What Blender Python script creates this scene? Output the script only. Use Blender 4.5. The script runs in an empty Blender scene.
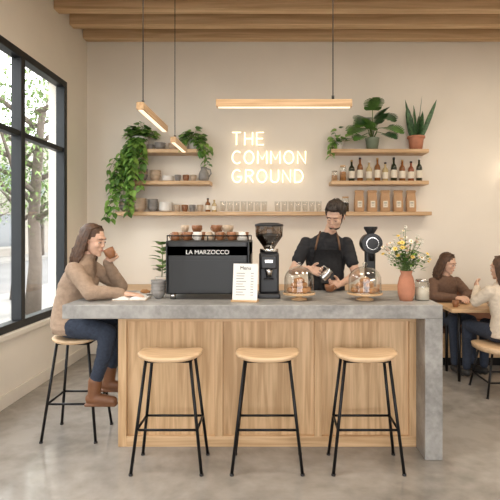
import bpy, bmesh, math, random
from mathutils import Vector as V, Matrix, noise
random.seed(7)
R=random.uniform
scene=bpy.context.scene
COL=scene.collection
pi=math.pi

# ------------------------------------------------------------ materials
def new_mat(name):
    m=bpy.data.materials.new(name); m.use_nodes=True
    nt=m.node_tree
    return m,nt,nt.nodes['Principled BSDF']
def mat(name,col,rough=.5,metal=0.,var=0.,vscale=8.,bump=0.,bscale=60.,emit=0.,spec=None,coat=0.):
    m,nt,b=new_mat(name)
    b.inputs['Base Color'].default_value=(*col,1)
    b.inputs['Roughness'].default_value=rough
    b.inputs['Metallic'].default_value=metal
    if spec is not None: b.inputs['Specular IOR Level'].default_value=spec
    if coat: b.inputs['Coat Weight'].default_value=coat
    tc=nt.nodes.new('ShaderNodeTexCoord')
    if var>0:
        n=nt.nodes.new('ShaderNodeTexNoise'); n.inputs['Scale'].default_value=vscale; n.inputs['Detail'].default_value=5
        r=nt.nodes.new('ShaderNodeValToRGB')
        r.color_ramp.elements[0].position=.3; r.color_ramp.elements[1].position=.7
        r.color_ramp.elements[0].color=(*[c*(1-var) for c in col],1)
        r.color_ramp.elements[1].color=(*[min(1,c*(1+var)) for c in col],1)
        nt.links.new(tc.outputs['Object'],n.inputs['Vector']); nt.links.new(n.outputs['Fac'],r.inputs['Fac'])
        nt.links.new(r.outputs['Color'],b.inputs['Base Color'])
    if bump>0:
        n=nt.nodes.new('ShaderNodeTexNoise'); n.inputs['Scale'].default_value=bscale; n.inputs['Detail'].default_value=4
        bp=nt.nodes.new('ShaderNodeBump'); bp.inputs['Strength'].default_value=bump; bp.inputs['Distance'].default_value=.01
        nt.links.new(tc.outputs['Object'],n.inputs['Vector']); nt.links.new(n.outputs['Fac'],bp.inputs['Height'])
        nt.links.new(bp.outputs['Normal'],b.inputs['Normal'])
    if emit:
        b.inputs['Emission Color'].default_value=(*col,1); b.inputs['Emission Strength'].default_value=emit
    return m
def wood(name,c0,c1,axis='X',rough=.45,fine=30.,long=1.5):
    m,nt,b=new_mat(name)
    tc=nt.nodes.new('ShaderNodeTexCoord'); mp=nt.nodes.new('ShaderNodeMapping')
    sc={'X':(long,fine,fine),'Y':(fine,long,fine),'Z':(fine,fine,long)}[axis]
    mp.inputs['Scale'].default_value=sc
    n=nt.nodes.new('ShaderNodeTexNoise'); n.inputs['Scale'].default_value=1; n.inputs['Detail'].default_value=6; n.inputs['Distortion'].default_value=.9
    r=nt.nodes.new('ShaderNodeValToRGB'); r.color_ramp.elements[0].position=.36; r.color_ramp.elements[1].position=.64
    r.color_ramp.elements[0].color=(*c0,1); r.color_ramp.elements[1].color=(*c1,1)
    nt.links.new(tc.outputs['Object'],mp.inputs['Vector']); nt.links.new(mp.outputs['Vector'],n.inputs['Vector'])
    nt.links.new(n.outputs['Fac'],r.inputs['Fac']); nt.links.new(r.outputs['Color'],b.inputs['Base Color'])
    b.inputs['Roughness'].default_value=rough
    bp=nt.nodes.new('ShaderNodeBump'); bp.inputs['Strength'].default_value=.08; bp.inputs['Distance'].default_value=.01
    nt.links.new(n.outputs['Fac'],bp.inputs['Height']); nt.links.new(bp.outputs['Normal'],b.inputs['Normal'])
    return m
def concrete(name,c0,c1,s1=1.2,s2=9.,rough0=.25,rough1=.5):
    m,nt,b=new_mat(name)
    tc=nt.nodes.new('ShaderNodeTexCoord')
    n1=nt.nodes.new('ShaderNodeTexNoise'); n1.inputs['Scale'].default_value=s1; n1.inputs['Detail'].default_value=8; n1.inputs['Roughness'].default_value=.62; n1.inputs['Distortion'].default_value=.5
    n2=nt.nodes.new('ShaderNodeTexNoise'); n2.inputs['Scale'].default_value=s2; n2.inputs['Detail'].default_value=6
    mx=nt.nodes.new('ShaderNodeMath'); mx.operation='MULTIPLY_ADD'; mx.inputs[1].default_value=.35; 
    r=nt.nodes.new('ShaderNodeValToRGB'); r.color_ramp.elements[0].position=.52; r.color_ramp.elements[1].position=.82
    r.color_ramp.elements[0].color=(*c0,1); r.color_ramp.elements[1].color=(*c1,1)
    for n in (n1,n2): nt.links.new(tc.outputs['Object'],n.inputs['Vector'])
    nt.links.new(n2.outputs['Fac'],mx.inputs[0]); nt.links.new(n1.outputs['Fac'],mx.inputs[2])
    nt.links.new(mx.outputs[0],r.inputs['Fac']); nt.links.new(r.outputs['Color'],b.inputs['Base Color'])
    mr=nt.nodes.new('ShaderNodeMapRange'); mr.inputs['To Min'].default_value=rough0; mr.inputs['To Max'].default_value=rough1
    nt.links.new(n1.outputs['Fac'],mr.inputs['Value']); nt.links.new(mr.outputs['Result'],b.inputs['Roughness'])
    return m
def glass(name,tint=(1,1,1),refl=.12):
    m=bpy.data.materials.new(name); m.use_nodes=True; nt=m.node_tree
    nt.nodes.remove(nt.nodes['Principled BSDF']); out=nt.nodes['Material Output']
    t=nt.nodes.new('ShaderNodeBsdfTransparent'); t.inputs['Color'].default_value=(*tint,1)
    g=nt.nodes.new('ShaderNodeBsdfGlossy'); g.inputs['Roughness'].default_value=.03
    lw=nt.nodes.new('ShaderNodeLayerWeight'); lw.inputs['Blend'].default_value=.25
    mr=nt.nodes.new('ShaderNodeMapRange'); mr.inputs['To Min'].default_value=refl*.4; mr.inputs['To Max'].default_value=min(1,refl*5)
    mx=nt.nodes.new('ShaderNodeMixShader')
    nt.links.new(lw.outputs['Facing'],mr.inputs['Value']); nt.links.new(mr.outputs['Result'],mx.inputs['Fac'])
    nt.links.new(t.outputs[0],mx.inputs[1]); nt.links.new(g.outputs[0],mx.inputs[2]); nt.links.new(mx.outputs[0],out.inputs['Surface'])
    return m

M_wall=mat('plaster_cream',(.83,.765,.67),.85,var=.03,vscale=1.5,bump=.05,bscale=25)
M_ceil=mat('ceiling_paint',(.78,.68,.55),.85,var=.03)
M_trim=mat('trim_paint',(.80,.74,.65),.6,var=.02)
M_floor=concrete('polished_concrete',(.20,.182,.16),(.39,.36,.325),.9,7,.06,.2)
M_conc=concrete('counter_concrete',(.22,.212,.20),(.40,.388,.368),3.5,30,.35,.55)
M_oakX=wood('oak_grain_x',(.50,.31,.155),(.69,.47,.27),'X')
M_oakZ=wood('oak_grain_z',(.48,.295,.145),(.68,.46,.26),'Z',fine=26)
M_beam=wood('beam_fir',(.54,.35,.185),(.73,.51,.30),'X',.55,16,.8)
M_stool=wood('stool_ash',(.54,.36,.205),(.70,.50,.31),'X',.42,40,2)
M_oakY=wood('oak_grain_y',(.50,.31,.155),(.69,.47,.27),'Y')
M_black=mat('black_metal',(.012,.012,.013),.38,.6,var=.1)
M_frame=mat('window_frame_black',(.012,.014,.016),.45,.3,var=.1)
M_mach=mat('machine_black',(.010,.011,.012),.42,.0,var=.1,coat=.1)
M_plastic=mat('dark_plastic',(.018,.018,.02),.4,var=.1)
M_steel=mat('stainless',(.6,.59,.57),.25,1.,var=.03)
M_white=mat('white_ceramic',(.78,.74,.68),.3,var=.03)
M_beige=mat('beige_ceramic',(.50,.38,.27),.45,var=.12,vscale=20)
M_grey=mat('grey_ceramic',(.24,.225,.21),.5,var=.15,vscale=25)
M_brownc=mat('brown_ceramic',(.27,.115,.05),.35,var=.2,vscale=20)
M_terra=mat('terracotta',(.52,.22,.13),.75,var=.12,vscale=14,bump=.1)
M_greenpot=mat('sage_pot',(.22,.27,.19),.55,var=.1)
M_leaf=mat('leaf_green',(.085,.20,.035),.45,var=.45,vscale=14)
M_leaf2=mat('leaf_light',(.20,.36,.07),.45,var=.4,vscale=14)
M_dleaf=mat('leaf_dark',(.03,.10,.03),.35,var=.4,vscale=12)
M_snake=mat('snake_leaf',(.07,.15,.06),.4,var=.6,vscale=30)
M_stem=mat('stem_green',(.12,.2,.05),.5,var=.2)
M_soil=mat('soil',(.03,.02,.012),.9,var=.3)
M_glass=glass('clear_glass',(.97,.98,.97),.16)
M_wglass=glass('window_glass',(.99,1,1),.05)
M_smoke=glass('smoked_glass',(.45,.38,.32),.25)
M_paper=mat('paper_white',(.84,.82,.78),.7,var=.02)
M_ink=mat('ink',(.06,.06,.06),.7,var=.1)
M_letters=mat('white_lettering',(.85,.85,.83),.5,var=.02)
M_kraft=mat('kraft_paper',(.50,.30,.16),.75,var=.1,bump=.2)
M_label=mat('label_cream',(.75,.68,.56),.7,var=.04)
M_bake=mat('baked_crust',(.42,.19,.06),.6,var=.35,vscale=30,bump=.4)
M_neon=mat('neon_tube',(1,.82,.54),.4,emit=2.6,var=0)
M_led=mat('led_diffuser',(1,.84,.62),.4,emit=1.0,var=0)
M_globe=mat('lamp_globe',(1,.86,.68),.4,emit=2.2,var=0)
M_cord=mat('cord_black',(.02,.02,.02),.6,var=.1)
M_lea=mat('bench_leather',(.16,.07,.035),.5,var=.2,bump=.1)
M_cab=mat('cabinet_paint',(.70,.62,.52),.6,var=.03)

# ------------------------------------------------------------ builder
class Obj:
    def __init__(s,name): s.name=name; s.bm=bmesh.new(); s.mats=[]
    def mi(s,m):
        if m not in s.mats: s.mats.append(m)
        return s.mats.index(m)
    def _merge(s,t,m,smooth,M=None):
        if M is not None: t.transform(M)
        i=s.mi(m)
        for f in t.faces: f.material_index=i; f.smooth=smooth and len(f.verts)<=4
        me=bpy.data.meshes.new('t'); t.to_mesh(me); s.bm.from_mesh(me); bpy.data.meshes.remove(me); t.free()
    def box(s,x0,x1,y0,y1,z0,z1,m,bev=0.,M=None,smooth=False):
        t=bmesh.new(); bmesh.ops.create_cube(t,size=1)
        for v in t.verts:
            v.co=V(((x0+x1)/2+v.co.x*(x1-x0),(y0+y1)/2+v.co.y*(y1-y0),(z0+z1)/2+v.co.z*(z1-z0)))
        if bev>0: bmesh.ops.bevel(t,geom=t.edges[:],offset=bev,segments=3,affect='EDGES',profile=.5)
        s._merge(t,m,smooth,M)
    def cyl(s,p0,p1,r0,m,r1=None,seg=16,M=None):
        if r1 is None: r1=r0
        p0=V(p0);p1=V(p1); d=p1-p0
        if d.length<1e-6: return
        t=bmesh.new()
        q=d.to_track_quat('Z','Y').to_matrix().to_4x4()
        bmesh.ops.create_cone(t,cap_ends=True,segments=seg,radius1=max(r0,1e-4),radius2=max(r1,1e-4),depth=d.length,matrix=Matrix.Translation((p0+p1)/2)@q)
        s._merge(t,m,True,M)
    def sph(s,c,r,m,Rm=None,seg=16,M=None):
        if not hasattr(r,'__len__'): r=(r,r,r)
        t=bmesh.new(); bmesh.ops.create_uvsphere(t,u_segments=seg,v_segments=max(6,seg//2+2),radius=1)
        A=Matrix.Translation(V(c))@((Rm.to_4x4()) if Rm is not None else Matrix.Identity(4))@Matrix.Diagonal((*r,1))
        t.transform(A); s._merge(t,m,True,M)
    def lathe(s,prof,m,c=(0,0,0),seg=24,M=None,sx=1,sy=1):
        t=bmesh.new(); rings=[]
        for r,z in prof:
            if r<1e-5: rings.append([t.verts.new((c[0],c[1],c[2]+z))])
            else: rings.append([t.verts.new((c[0]+sx*r*math.cos(2*pi*i/seg),c[1]+sy*r*math.sin(2*pi*i/seg),c[2]+z)) for i in range(seg)])
        for a,b in zip(rings[:-1],rings[1:]):
            for i in range(seg):
                j=(i+1)%seg
                if len(a)==1 and len(b)==1: continue
                if len(a)==1: t.faces.new((a[0],b[j],b[i]))
                elif len(b)==1: t.faces.new((a[i],a[j],b[0]))
                else: t.faces.new((a[i],a[j],b[j],b[i]))
        s._merge(t,m,True,M)
    def loft(s,rings,m,seg=24,M=None,p=2.0):
        t=bmesh.new(); rr=[]
        for c,ax,ay in rings:
            c=V(c);ax=V(ax);ay=V(ay); ring=[]
            for i in range(seg):
                a=2*pi*i/seg; ca,sa=math.cos(a),math.sin(a)
                ca=math.copysign(abs(ca)**(2/p),ca); sa=math.copysign(abs(sa)**(2/p),sa)
                ring.append(t.verts.new(c+ax*ca+ay*sa))
            rr.append(ring)
        for a,b in zip(rr[:-1],rr[1:]):
            for i in range(seg):
                j=(i+1)%seg; t.faces.new((a[i],a[j],b[j],b[i]))
        t.faces.new(rr[0][::-1]); t.faces.new(rr[-1])
        s._merge(t,m,True,M)
    def tube(s,pts,r,m,seg=8,M=None,closed=False):
        pts=[V(p) for p in pts]; n=len(pts)
        rs=r if hasattr(r,'__len__') else [r]*n
        t=bmesh.new(); rings=[]; ref=None
        for i,p in enumerate(pts):
            if closed: d=(pts[(i+1)%n]-pts[i-1])
            else: d=(pts[min(i+1,n-1)]-pts[max(i-1,0)])
            if d.length<1e-9: d=V((0,0,1))
            d.normalize()
            if ref is None: ref=d.orthogonal().normalized()
            u=(ref-d*ref.dot(d))
            if u.length<1e-6: u=d.orthogonal()
            u.normalize(); ref=u; w=d.cross(u)
            rings.append([t.verts.new(p+(u*math.cos(2*pi*k/seg)+w*math.sin(2*pi*k/seg))*rs[i]) for k in range(seg)])
        prs=list(zip(rings[:-1],rings[1:]))
        if closed: prs.append((rings[-1],rings[0]))
        for a,b in prs:
            for k in range(seg):
                j=(k+1)%seg; t.faces.new((a[k],a[j],b[j],b[k]))
        if not closed:
            for rg in (rings[0][::-1],rings[-1]):
                if seg>4: t.faces.new(rg)
        s._merge(t,m,True,M)
    def limb(s,pts,rs,m,M=None,seg=16):
        for i in range(len(pts)):
            s.sph(pts[i],rs[i],m,seg=seg,M=M)
            if i: s.cyl(pts[i-1],pts[i],rs[i-1],m,r1=rs[i],seg=seg,M=M)
    def leaf(s,p,d,n,L,W,m,droop=.25,fold=.25,st=((0,.0),(.08,.34),(.3,.5),(.6,.38),(.85,.16),(1,0)),lobe=.1):
        p=V(p); d=V(d).normalized(); n=V(n); n=(n-d*n.dot(d))
        if n.length<1e-5: n=d.orthogonal()
        n.normalize(); sd=d.cross(n); i=s.mi(m)
        c=[];l=[];r=[]
        for t,w in st:
            q=p+d*(t*L)-n*(droop*L*t*t)
            back=d*(-lobe*L) if .02<t<.2 else V((0,0,0))
            c.append(s.bm.verts.new(q)); l.append(s.bm.verts.new(q+sd*w*W+n*fold*w*W+back)); r.append(s.bm.verts.new(q-sd*w*W+n*fold*w*W+back))
        for k in range(len(st)-1):
            for a in ((c[k],c[k+1],l[k+1],l[k]),(c[k+1],c[k],r[k],r[k+1])):
                f=s.bm.faces.new(a); f.material_index=i; f.smooth=True
    def quad(s,vs,m,smooth=False):
        f=s.bm.faces.new([s.bm.verts.new(v) for v in vs]); f.material_index=s.mi(m); f.smooth=smooth
    def done(s,loc=(0,0,0),rot=0.,parent=None,M=None,normals=True):
        if M is not None: s.bm.transform(M)
        if normals: bmesh.ops.recalc_face_normals(s.bm,faces=s.bm.faces[:])
        me=bpy.data.meshes.new(s.name); s.bm.to_mesh(me); s.bm.free()
        for m in s.mats: me.materials.append(m)
        ob=bpy.data.objects.new(s.name,me); COL.objects.link(ob)
        if parent is not None:
            ob.parent=parent; ob.location=V(loc)-V(parent.location)
        else: ob.location=loc
        ob.rotation_euler=(0,0,rot)
        return ob
def remesh(o,m,vox,it,parent,M=None,fac=.5,wrinkle=0.,wf=(11,11,22)):
    ob=o.done(parent=parent,M=M)
    md=ob.modifiers.new('r','REMESH'); md.mode='VOXEL'; md.voxel_size=vox
    sm=ob.modifiers.new('s','SMOOTH'); sm.factor=fac; sm.iterations=it
    dg=bpy.context.evaluated_depsgraph_get(); dg.update()
    me=bpy.data.meshes.new_from_object(ob.evaluated_get(dg))
    ob.modifiers.clear(); ob.data=me; me.materials.clear(); me.materials.append(m)
    if wrinkle>0:
        nr=[v.normal.copy() for v in me.vertices]
        for v,nn in zip(me.vertices,nr):
            c=v.co; q=noise.noise(V((c.x*wf[0],c.y*wf[1],c.z*wf[2])))+.5*noise.noise(V((c.x*wf[0]*2.3,c.y*wf[1]*2.3,c.z*wf[2]*2)))
            v.co=c+nn*(wrinkle*(1-abs(q)*2.2))
    me.polygons.foreach_set('use_smooth',[True]*len(me.polygons))
    me.polygons.foreach_set('material_index',[0]*len(me.polygons)); me.update()
    return ob
def empty(name,loc):
    e=bpy.data.objects.new(name,None); e.empty_display_size=.1; e.location=loc; COL.objects.link(e); return e
def text_part(name,body,size,m,parent,M,align='CENTER',ext=.0005):
    cu=bpy.data.curves.new(name,'FONT'); cu.body=body; cu.size=size; cu.align_x=align; cu.align_y='CENTER'; cu.extrude=ext
    ob=bpy.data.objects.new(name,cu); COL.objects.link(ob)
    dg=bpy.context.evaluated_depsgraph_get(); dg.update()
    me=bpy.data.meshes.new_from_object(ob.evaluated_get(dg)); bpy.data.objects.remove(ob)
    me.transform(M); me.materials.clear(); me.materials.append(m)
    o=bpy.data.objects.new(name,me); COL.objects.link(o)
    o.parent=parent; o.location=(0,0,0)
    return o

XL=-2.374; YB=6.0; XR=4.3; YF=-2.6; ZC=4.3
# ------------------------------------------------------------ room
o=Obj('floor'); o.box(XL-.2,XR+.2,YF-.2,YB+.2,-.1,0,M_floor); o.done()
o=Obj('ceiling'); o.box(XL-.2,XR+.2,YF-.2,YB+.2,ZC,ZC+.2,M_ceil); o.done()
o=Obj('wall_back'); o.box(XL-.2,XR+.2,YB,YB+.2,0,ZC,M_wall); o.done()
o=Obj('wall_right'); o.box(XR,XR+.2,YF,YB,0,ZC,M_wall); o.done()
WY0,WY1,WZ0,WZ1=.72,5.40,.65,3.24
o=Obj('wall_left')
o.box(XL-.2,XL,YF,WY0,0,ZC,M_wall); o.box(XL-.2,XL,WY1,YB,0,ZC,M_wall)
o.box(XL-.2,XL,WY0,WY1,0,WZ0,M_wall); o.box(XL-.2,XL,WY0,WY1,WZ1,ZC,M_wall); o.done()
FX0,FX1,FZ0,FZ1=-1.9,3.0,.3,2.9  # opening behind the camera, added and sized to let in frontal fill
o=Obj('wall_front')
o.box(XL-.2,FX0,YF-.2,YF,0,ZC,M_wall); o.box(FX1,XR+.2,YF-.2,YF,0,ZC,M_wall)
o.box(FX0,FX1,YF-.2,YF,0,FZ0,M_wall); o.box(FX0,FX1,YF-.2,YF,FZ1,ZC,M_wall); o.done()
o=Obj('baseboard_left'); o.box(XL,XL+.018,YF,YB-.02,0,.12,M_trim,.004); o.done()
o=Obj('baseboard_back'); o.box(XL+.02,XR,YB-.018,YB,0,.12,M_trim,.004); o.done()
w=empty('window_1',(XL,3.06,1.95))
o=Obj('frame'); x0,x1=XL-.085,XL+.012
o.box(x0,x1,WY0,WY1,WZ0,WZ0+.07,M_frame,.004); o.box(x0,x1,WY0,WY1,WZ1-.07,WZ1,M_frame,.004)
ys=[WY0,1.64,2.58,3.52,4.46,WY1]
for i,y in enumerate(ys):
    a=y-.035; b=y+.035
    if i==0: a,b=y,y+.07
    if i==len(ys)-1: a,b=y-.07,y
    o.box(x0,x1,a,b,WZ0+.07,WZ1-.07,M_frame,.004)
for z in (2.46,):
    for a,b in zip(ys[:-1],ys[1:]):
        o.box(x0+.01,x1-.01,a+.035,b-.035,z-.025,z+.025,M_frame,.003)
o.done(parent=w)
o=Obj('pane'); o.box(XL-.045,XL-.04,WY0+.02,WY1-.02,WZ0+.02,WZ1-.02,M_wglass); o.done(parent=w)
o=Obj('trim_1'); o.box(XL,XL+.05,WY0-.05,WY1+.03,WZ0-.05,WZ0-.002,M_trim,.006); o.done()
w=empty('fill_window',(.5,YF,1.6))  # bare frame of the added, unseen fill opening; no glass
o=Obj('frame')
for x in (FX0+.04,-.3,1.4,FX1-.04): o.box(x-.04,x+.04,YF-.12,YF-.04,FZ0,FZ1,M_frame,.004)
for z in (FZ0+.04,2.2,FZ1-.04): o.box(FX0,FX1,YF-.11,YF-.05,z-.04,z+.04,M_frame,.004)
o.done(parent=w)
y=5.92
while y>-2.4:
    o=Obj('ceiling_beam'); o.box(XL+.002,XR-.002,y-.06,y+.06,3.93,ZC-.002,M_beam,.006); o.done(); y-=.385

# ------------------------------------------------------------ outdoors
M_side=concrete('sidewalk_concrete',(.15,.145,.135),(.20,.195,.185),.6,5,.7,.8)
M_asph=concrete('asphalt',(.09,.09,.09),(.12,.12,.12),.8,30,.8,.9)
M_bark=mat('bark',(.075,.058,.045),.9,var=.3,vscale=12,bump=.5,bscale=25)
M_fol=mat('street_foliage',(.115,.185,.045),.6,var=.4,vscale=2)
M_brick=mat('facade_plaster',(.22,.20,.175),.8,var=.08)
M_fwin=mat('facade_window',(.06,.07,.078),.2,var=.2)
M_ftrim=mat('facade_trim',(.27,.255,.23),.7,var=.05)
o=Obj('sidewalk'); o.box(-7.2,XL-.2,-25,60,-.32,-.12,M_side); o.done()
o=Obj('road'); o.box(-15,-7.2,-25,70,-.4,-.26,M_asph); o.done()
o=Obj('sidewalk'); o.box(-18,-15,-25,70,-.32,-.14,M_side); o.done()
o=Obj('front_pavement'); o.box(XL-.2,20,-25,YF-.2,-.32,-.12,M_side); o.done()
o=Obj('street_building')
o.box(-26,-18.02,-10,70,-.3,8.5,M_brick)
for j in range(20):
    yy=-8+j*3.9
    for z0,h in ((.5,2.2),(4.2,1.8)):
        o.box(-18.05,-18.0,yy,yy+2.2,z0,z0+h,M_fwin); o.box(-18.1,-18.0,yy-.1,yy+2.3,z0-.15,z0,M_ftrim)
o.done()
def tree_mesh(seed):
    random.seed(seed)
    o=Obj('street_tree'); pts=[(0,0,0),(.05,.02,1),(.0,.05,2),(.1,0,3),(.15,.1,4.2)]
    o.tube(pts,[.17,.13,.115,.10,.06],M_bark,10)
    cl=[]
    for i in range(9):
        a=i*2.4+R(-.3,.3); z=1.9+i*.27; L=R(1.0,1.7)
        e=V((math.cos(a)*L,math.sin(a)*L,z+R(.6,1.3))); m_=V((math.cos(a)*L*.5,math.sin(a)*L*.5,z+R(.2,.4)))
        o.tube([(0.03,.03,z),m_,e],[.06,.04,.015],M_bark,6); cl+= [e,m_+V((0,0,.4))]
    for c in cl+[V((.2,.1,4.8))]:
        for _ in range(95):
            v=V((random.gauss(0,.45),random.gauss(0,.45),random.gauss(0,.36)))
            d=V((R(-1,1),R(-1,1),R(-.8,.3)))
            o.leaf(c+v,d,(R(-.4,.4),R(-.4,.4),1),R(.09,.15),R(.05,.085),M_fol,st=((0,0),(.4,.5),(1,0)),lobe=0)
    return o.done(normals=False)
t1=tree_mesh(3)
locs=[(-4.9,9.6),(-6.3,11.6),(-6.2,3.5),(-6.2,-2.5),(-16.2,27),(-16.2,33),(-16.2,20),(-16.4,40),(-6.1,19.5)]
t1.location=(locs[0][0],locs[0][1],-.12)
for i,l in enumerate(locs[1:]):
    q=t1.copy(); COL.objects.link(q); q.location=(l[0],l[1],-.14 if l[0]<-10 else -.12); q.rotation_euler=(0,0,i*1.3); q.name='street_tree'

# ------------------------------------------------------------ counter
o=Obj('bar_counter')
CX0,CX1=-1.44,1.135; CY0,CY1=3.21,4.0
o.box(CX0,CX1,CY0,CY1,.955,1.05,M_conc,.006)
o.box(1.015,CX1,CY0+.001,CY1-.001,0,.956,M_conc,.005)
WX0,WX1=-1.127,1.015
o.box(WX0+.015,WX1,3.44,3.93,.0,.955,M_oakZ)
fy0=3.41
o.box(WX0,WX0+.06,fy0,3.95,.0,.955,M_oakZ,.003)
o.box(WX0+.06,WX1,fy0,3.442,.90,.955,M_oakX,.003)
o.box(WX0+.06,WX1,fy0,3.442,0,.075,M_oakX,.003)
span=(WX1-WX0)
for k in (1,2): 
    xx=WX0+span*k/3+.01; o.box(xx-.028,xx+.028,fy0,3.442,.075,.90,M_oakZ,.003)
o.box(WX1-.05,WX1,fy0,3.442,.075,.90,M_oakZ,.003)
o.done()

# ------------------------------------------------------------ stools
def stool(loc,rot=0,H=.75,hx=.205,hy=.15,fx=.232,fy=.175,rz=.27,name='bar_stool',th=.034):
    o=Obj(name); seg=40; rings=[0.,.35,.65,.85,.96,1.0]
    def pt(r,a,z): 
        ca,sa=math.cos(a),math.sin(a); n=3.0
        x=math.copysign(abs(ca)**(2/n),ca)*hx*r; y=math.copysign(abs(sa)**(2/n),sa)*hy*r
        return V((x,y,z+.022*(x/hx)**2-.006))
    zt=[0,0,0,-.001,-.004,-.012]
    t=bmesh.new(); top=[];bot=[]
    for r,dz in zip(rings[1:],zt[1:]):
        top.append([t.verts.new(pt(r,2*pi*i/seg,H+dz)) for i in range(seg)])
        bot.append([t.verts.new(pt(r*(1 if r<.9 else .97),2*pi*i/seg,H-th-dz*.5)) for i in range(seg)])
    ct=t.verts.new(pt(0,0,H)); cb=t.verts.new(pt(0,0,H-th))
    for i in range(seg):
        j=(i+1)%seg
        t.faces.new((ct,top[0][i],top[0][j])); t.faces.new((cb,bot[0][j],bot[0][i]))
        for a,b in zip(top[:-1],top[1:]): t.faces.new((a[i],b[i],b[j],a[j]))
        for a,b in zip(bot[:-1],bot[1:]): t.faces.new((a[j],b[j],b[i],a[i]))
        t.faces.new((top[-1][i],bot[-1][i],bot[-1][j],top[-1][j]))
    o._merge(t,M_stool,True)
    tx,ty=hx*.68,hy*.6
    def lp(sx,sy,z):
        k=1-z/(H-.03); return V((sx*(tx+(fx-tx)*k),sy*(ty+(fy-ty)*k),z))
    for sx in (-1,1):
        for sy in (-1,1):
            o.cyl(lp(sx,sy,0.0),lp(sx,sy,H-.03),.0105,M_black,seg=10)
            o.cyl(lp(sx,sy,0.0),lp(sx,sy,.012),.014,M_plastic,seg=10)
    for a,b in (((-1,-1),(1,-1)),((1,-1),(1,1)),((1,1),(-1,1)),((-1,1),(-1,-1))):
        o.cyl(lp(a[0],a[1],rz),lp(b[0],b[1],rz),.0085,M_black,seg=8)
        o.cyl(lp(a[0],a[1],H-.042),lp(b[0],b[1],H-.042),.0085,M_black,seg=8)
    return o.done(loc,rot)
for x in (-.69,-.05,.595): stool((x,3.15,0),hx=.21,hy=.145,fx=.225,fy=.14,rz=.28)
stool((-1.51,3.64,0),hx=.17,hy=.16,fx=.20,fy=.17,rz=.275)

# ------------------------------------------------------------ pendants
def pendant(c,L,axis,cord):
    o=Obj('linear_pendant_light'); w=.026; h=.028
    if axis=='X':
        o.box(-L/2,L/2,-w,w,-h+.004,h,M_oakX,.003); o.box(-L/2+.015,L/2-.015,-w+.010,w-.010,-h,-h+.008,M_led)
        o.cyl((cord,0,h),(cord,0,3.93-c[2]),.0035,M_cord,seg=8); o.cyl((cord,0,3.93-c[2]-.03),(cord,0,3.93-c[2]),.04,M_cord,seg=20); o.cyl((cord,0,h),(cord,0,h+.03),.01,M_cord,seg=10)
    else:
        o.box(-w,w,-L/2,L/2,-h+.004,h,M_oakY,.003); o.box(-w+.010,w-.010,-L/2+.015,L/2-.015,-h,-h+.008,M_led)
        o.cyl((0,cord,h),(0,cord,3.93-c[2]),.0035,M_cord,seg=8); o.cyl((0,cord,3.93-c[2]-.03),(0,cord,3.93-c[2]),.04,M_cord,seg=20); o.cyl((0,cord,h),(0,cord,h+.03),.01,M_cord,seg=10)
    o.done(c)
pendant((.065,3.4,2.46),.97,'X',.35)
pendant((-.95,3.72,2.43),.76,'Y',-.3)
pendant((-.95,4.70,2.40),.56,'Y',-.19)

# ------------------------------------------------------------ neon sign
def arc(cx,cy,rx,ry,a0,a1,n=14): return [(cx+rx*math.cos(math.radians(a0+(a1-a0)*i/n)),cy+ry*math.sin(math.radians(a0+(a1-a0)*i/n))) for i in range(n+1)]
F={'T':[[(0,1),(.7,1)],[(.35,1),(.35,0)]],'H':[[(0,0),(0,1)],[(.66,0),(.66,1)],[(0,.5),(.66,.5)]],
'E':[[(.58,1),(0,1),(0,0),(.58,0)],[(0,.5),(.5,.5)]],'C':[arc(.4,.5,.4,.5,50,310)],'O':[arc(.4,.5,.4,.5,0,360,24)],
'M':[[(0,0),(0,1),(.38,.35),(.76,1),(.76,0)]],'N':[[(0,0),(0,1),(.66,0),(.66,1)]],
'G':[arc(.4,.5,.4,.5,50,335)+[(.78,.46),(.45,.46)]],'R':[[(0,0),(0,1),(.32,1)]+arc(.34,.75,.27,.25,90,-90,8)+[(0,.5)],[(.3,.5),(.62,0)]],
'U':[[(0,1)]+arc(.33,.33,.33,.33,180,360,10)+[(.66,1)]],'D':[[(0,0),(0,1),(.25,1)]+arc(.27,.5,.42,.5,90,-90,12)+[(0,0)]]}
o=Obj('neon_sign')
for row,wd_ in enumerate(('THE','COMMON','GROUND')):
    x=-.535; z=2.63-row*.235
    for ch in wd_:
        wmax=max(p[0] for st in F[ch] for p in st)
        for st in F[ch]:
            pts=[(x+px_*.148,5.955,z+pz*.155) for px_,pz in st]
            o.tube(pts,.0058,M_neon,8)
            o.cyl((pts[0][0],5.96,pts[0][2]),(pts[0][0],6.0,pts[0][2]),.004,M_white,seg=6)
        x+=wmax*.148+.052
o.done()

# ------------------------------------------------------------ shelves
def shelf(x0,x1,zt,depth=.25):
    o=Obj('wall_shelf'); o.box(x0,x1,YB-depth,YB,zt-.045,zt,M_oakX,.003); 
    o.done()
Z1,Z2,Z3=2.545,2.16,1.785
shelf(-1.72,-.93,Z1); shelf(-1.78,-.79,Z2); shelf(-1.94,1.90,Z3); shelf(.68,1.865,Z1); shelf(.68,1.865,Z2)
SY=5.87
def cup(o,c,r,h,m,handle=True,ang=0,inv=False):
    pr=[(0,0),(r*.62,0),(r*.7,h*.06),(r*.95,h*.5),(r,h),(r*.93,h),(r*.86,h*.5),(r*.6,h*.12),(0,h*.1)]
    if inv: pr=[(a,h-b) for a,b in pr]
    o.lathe(pr,m,c,18)
    if handle:
        pts=[]
        for i in range(9):
            a=-pi/2+pi*i/8; d=r*.9+math.cos(a)*r*.5; pts.append((c[0]+d*math.cos(ang),c[1]+d*math.sin(ang),c[2]+h*.5+math.sin(a)*h*.3))
        o.tube(pts,r*.1,m,6)
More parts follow.
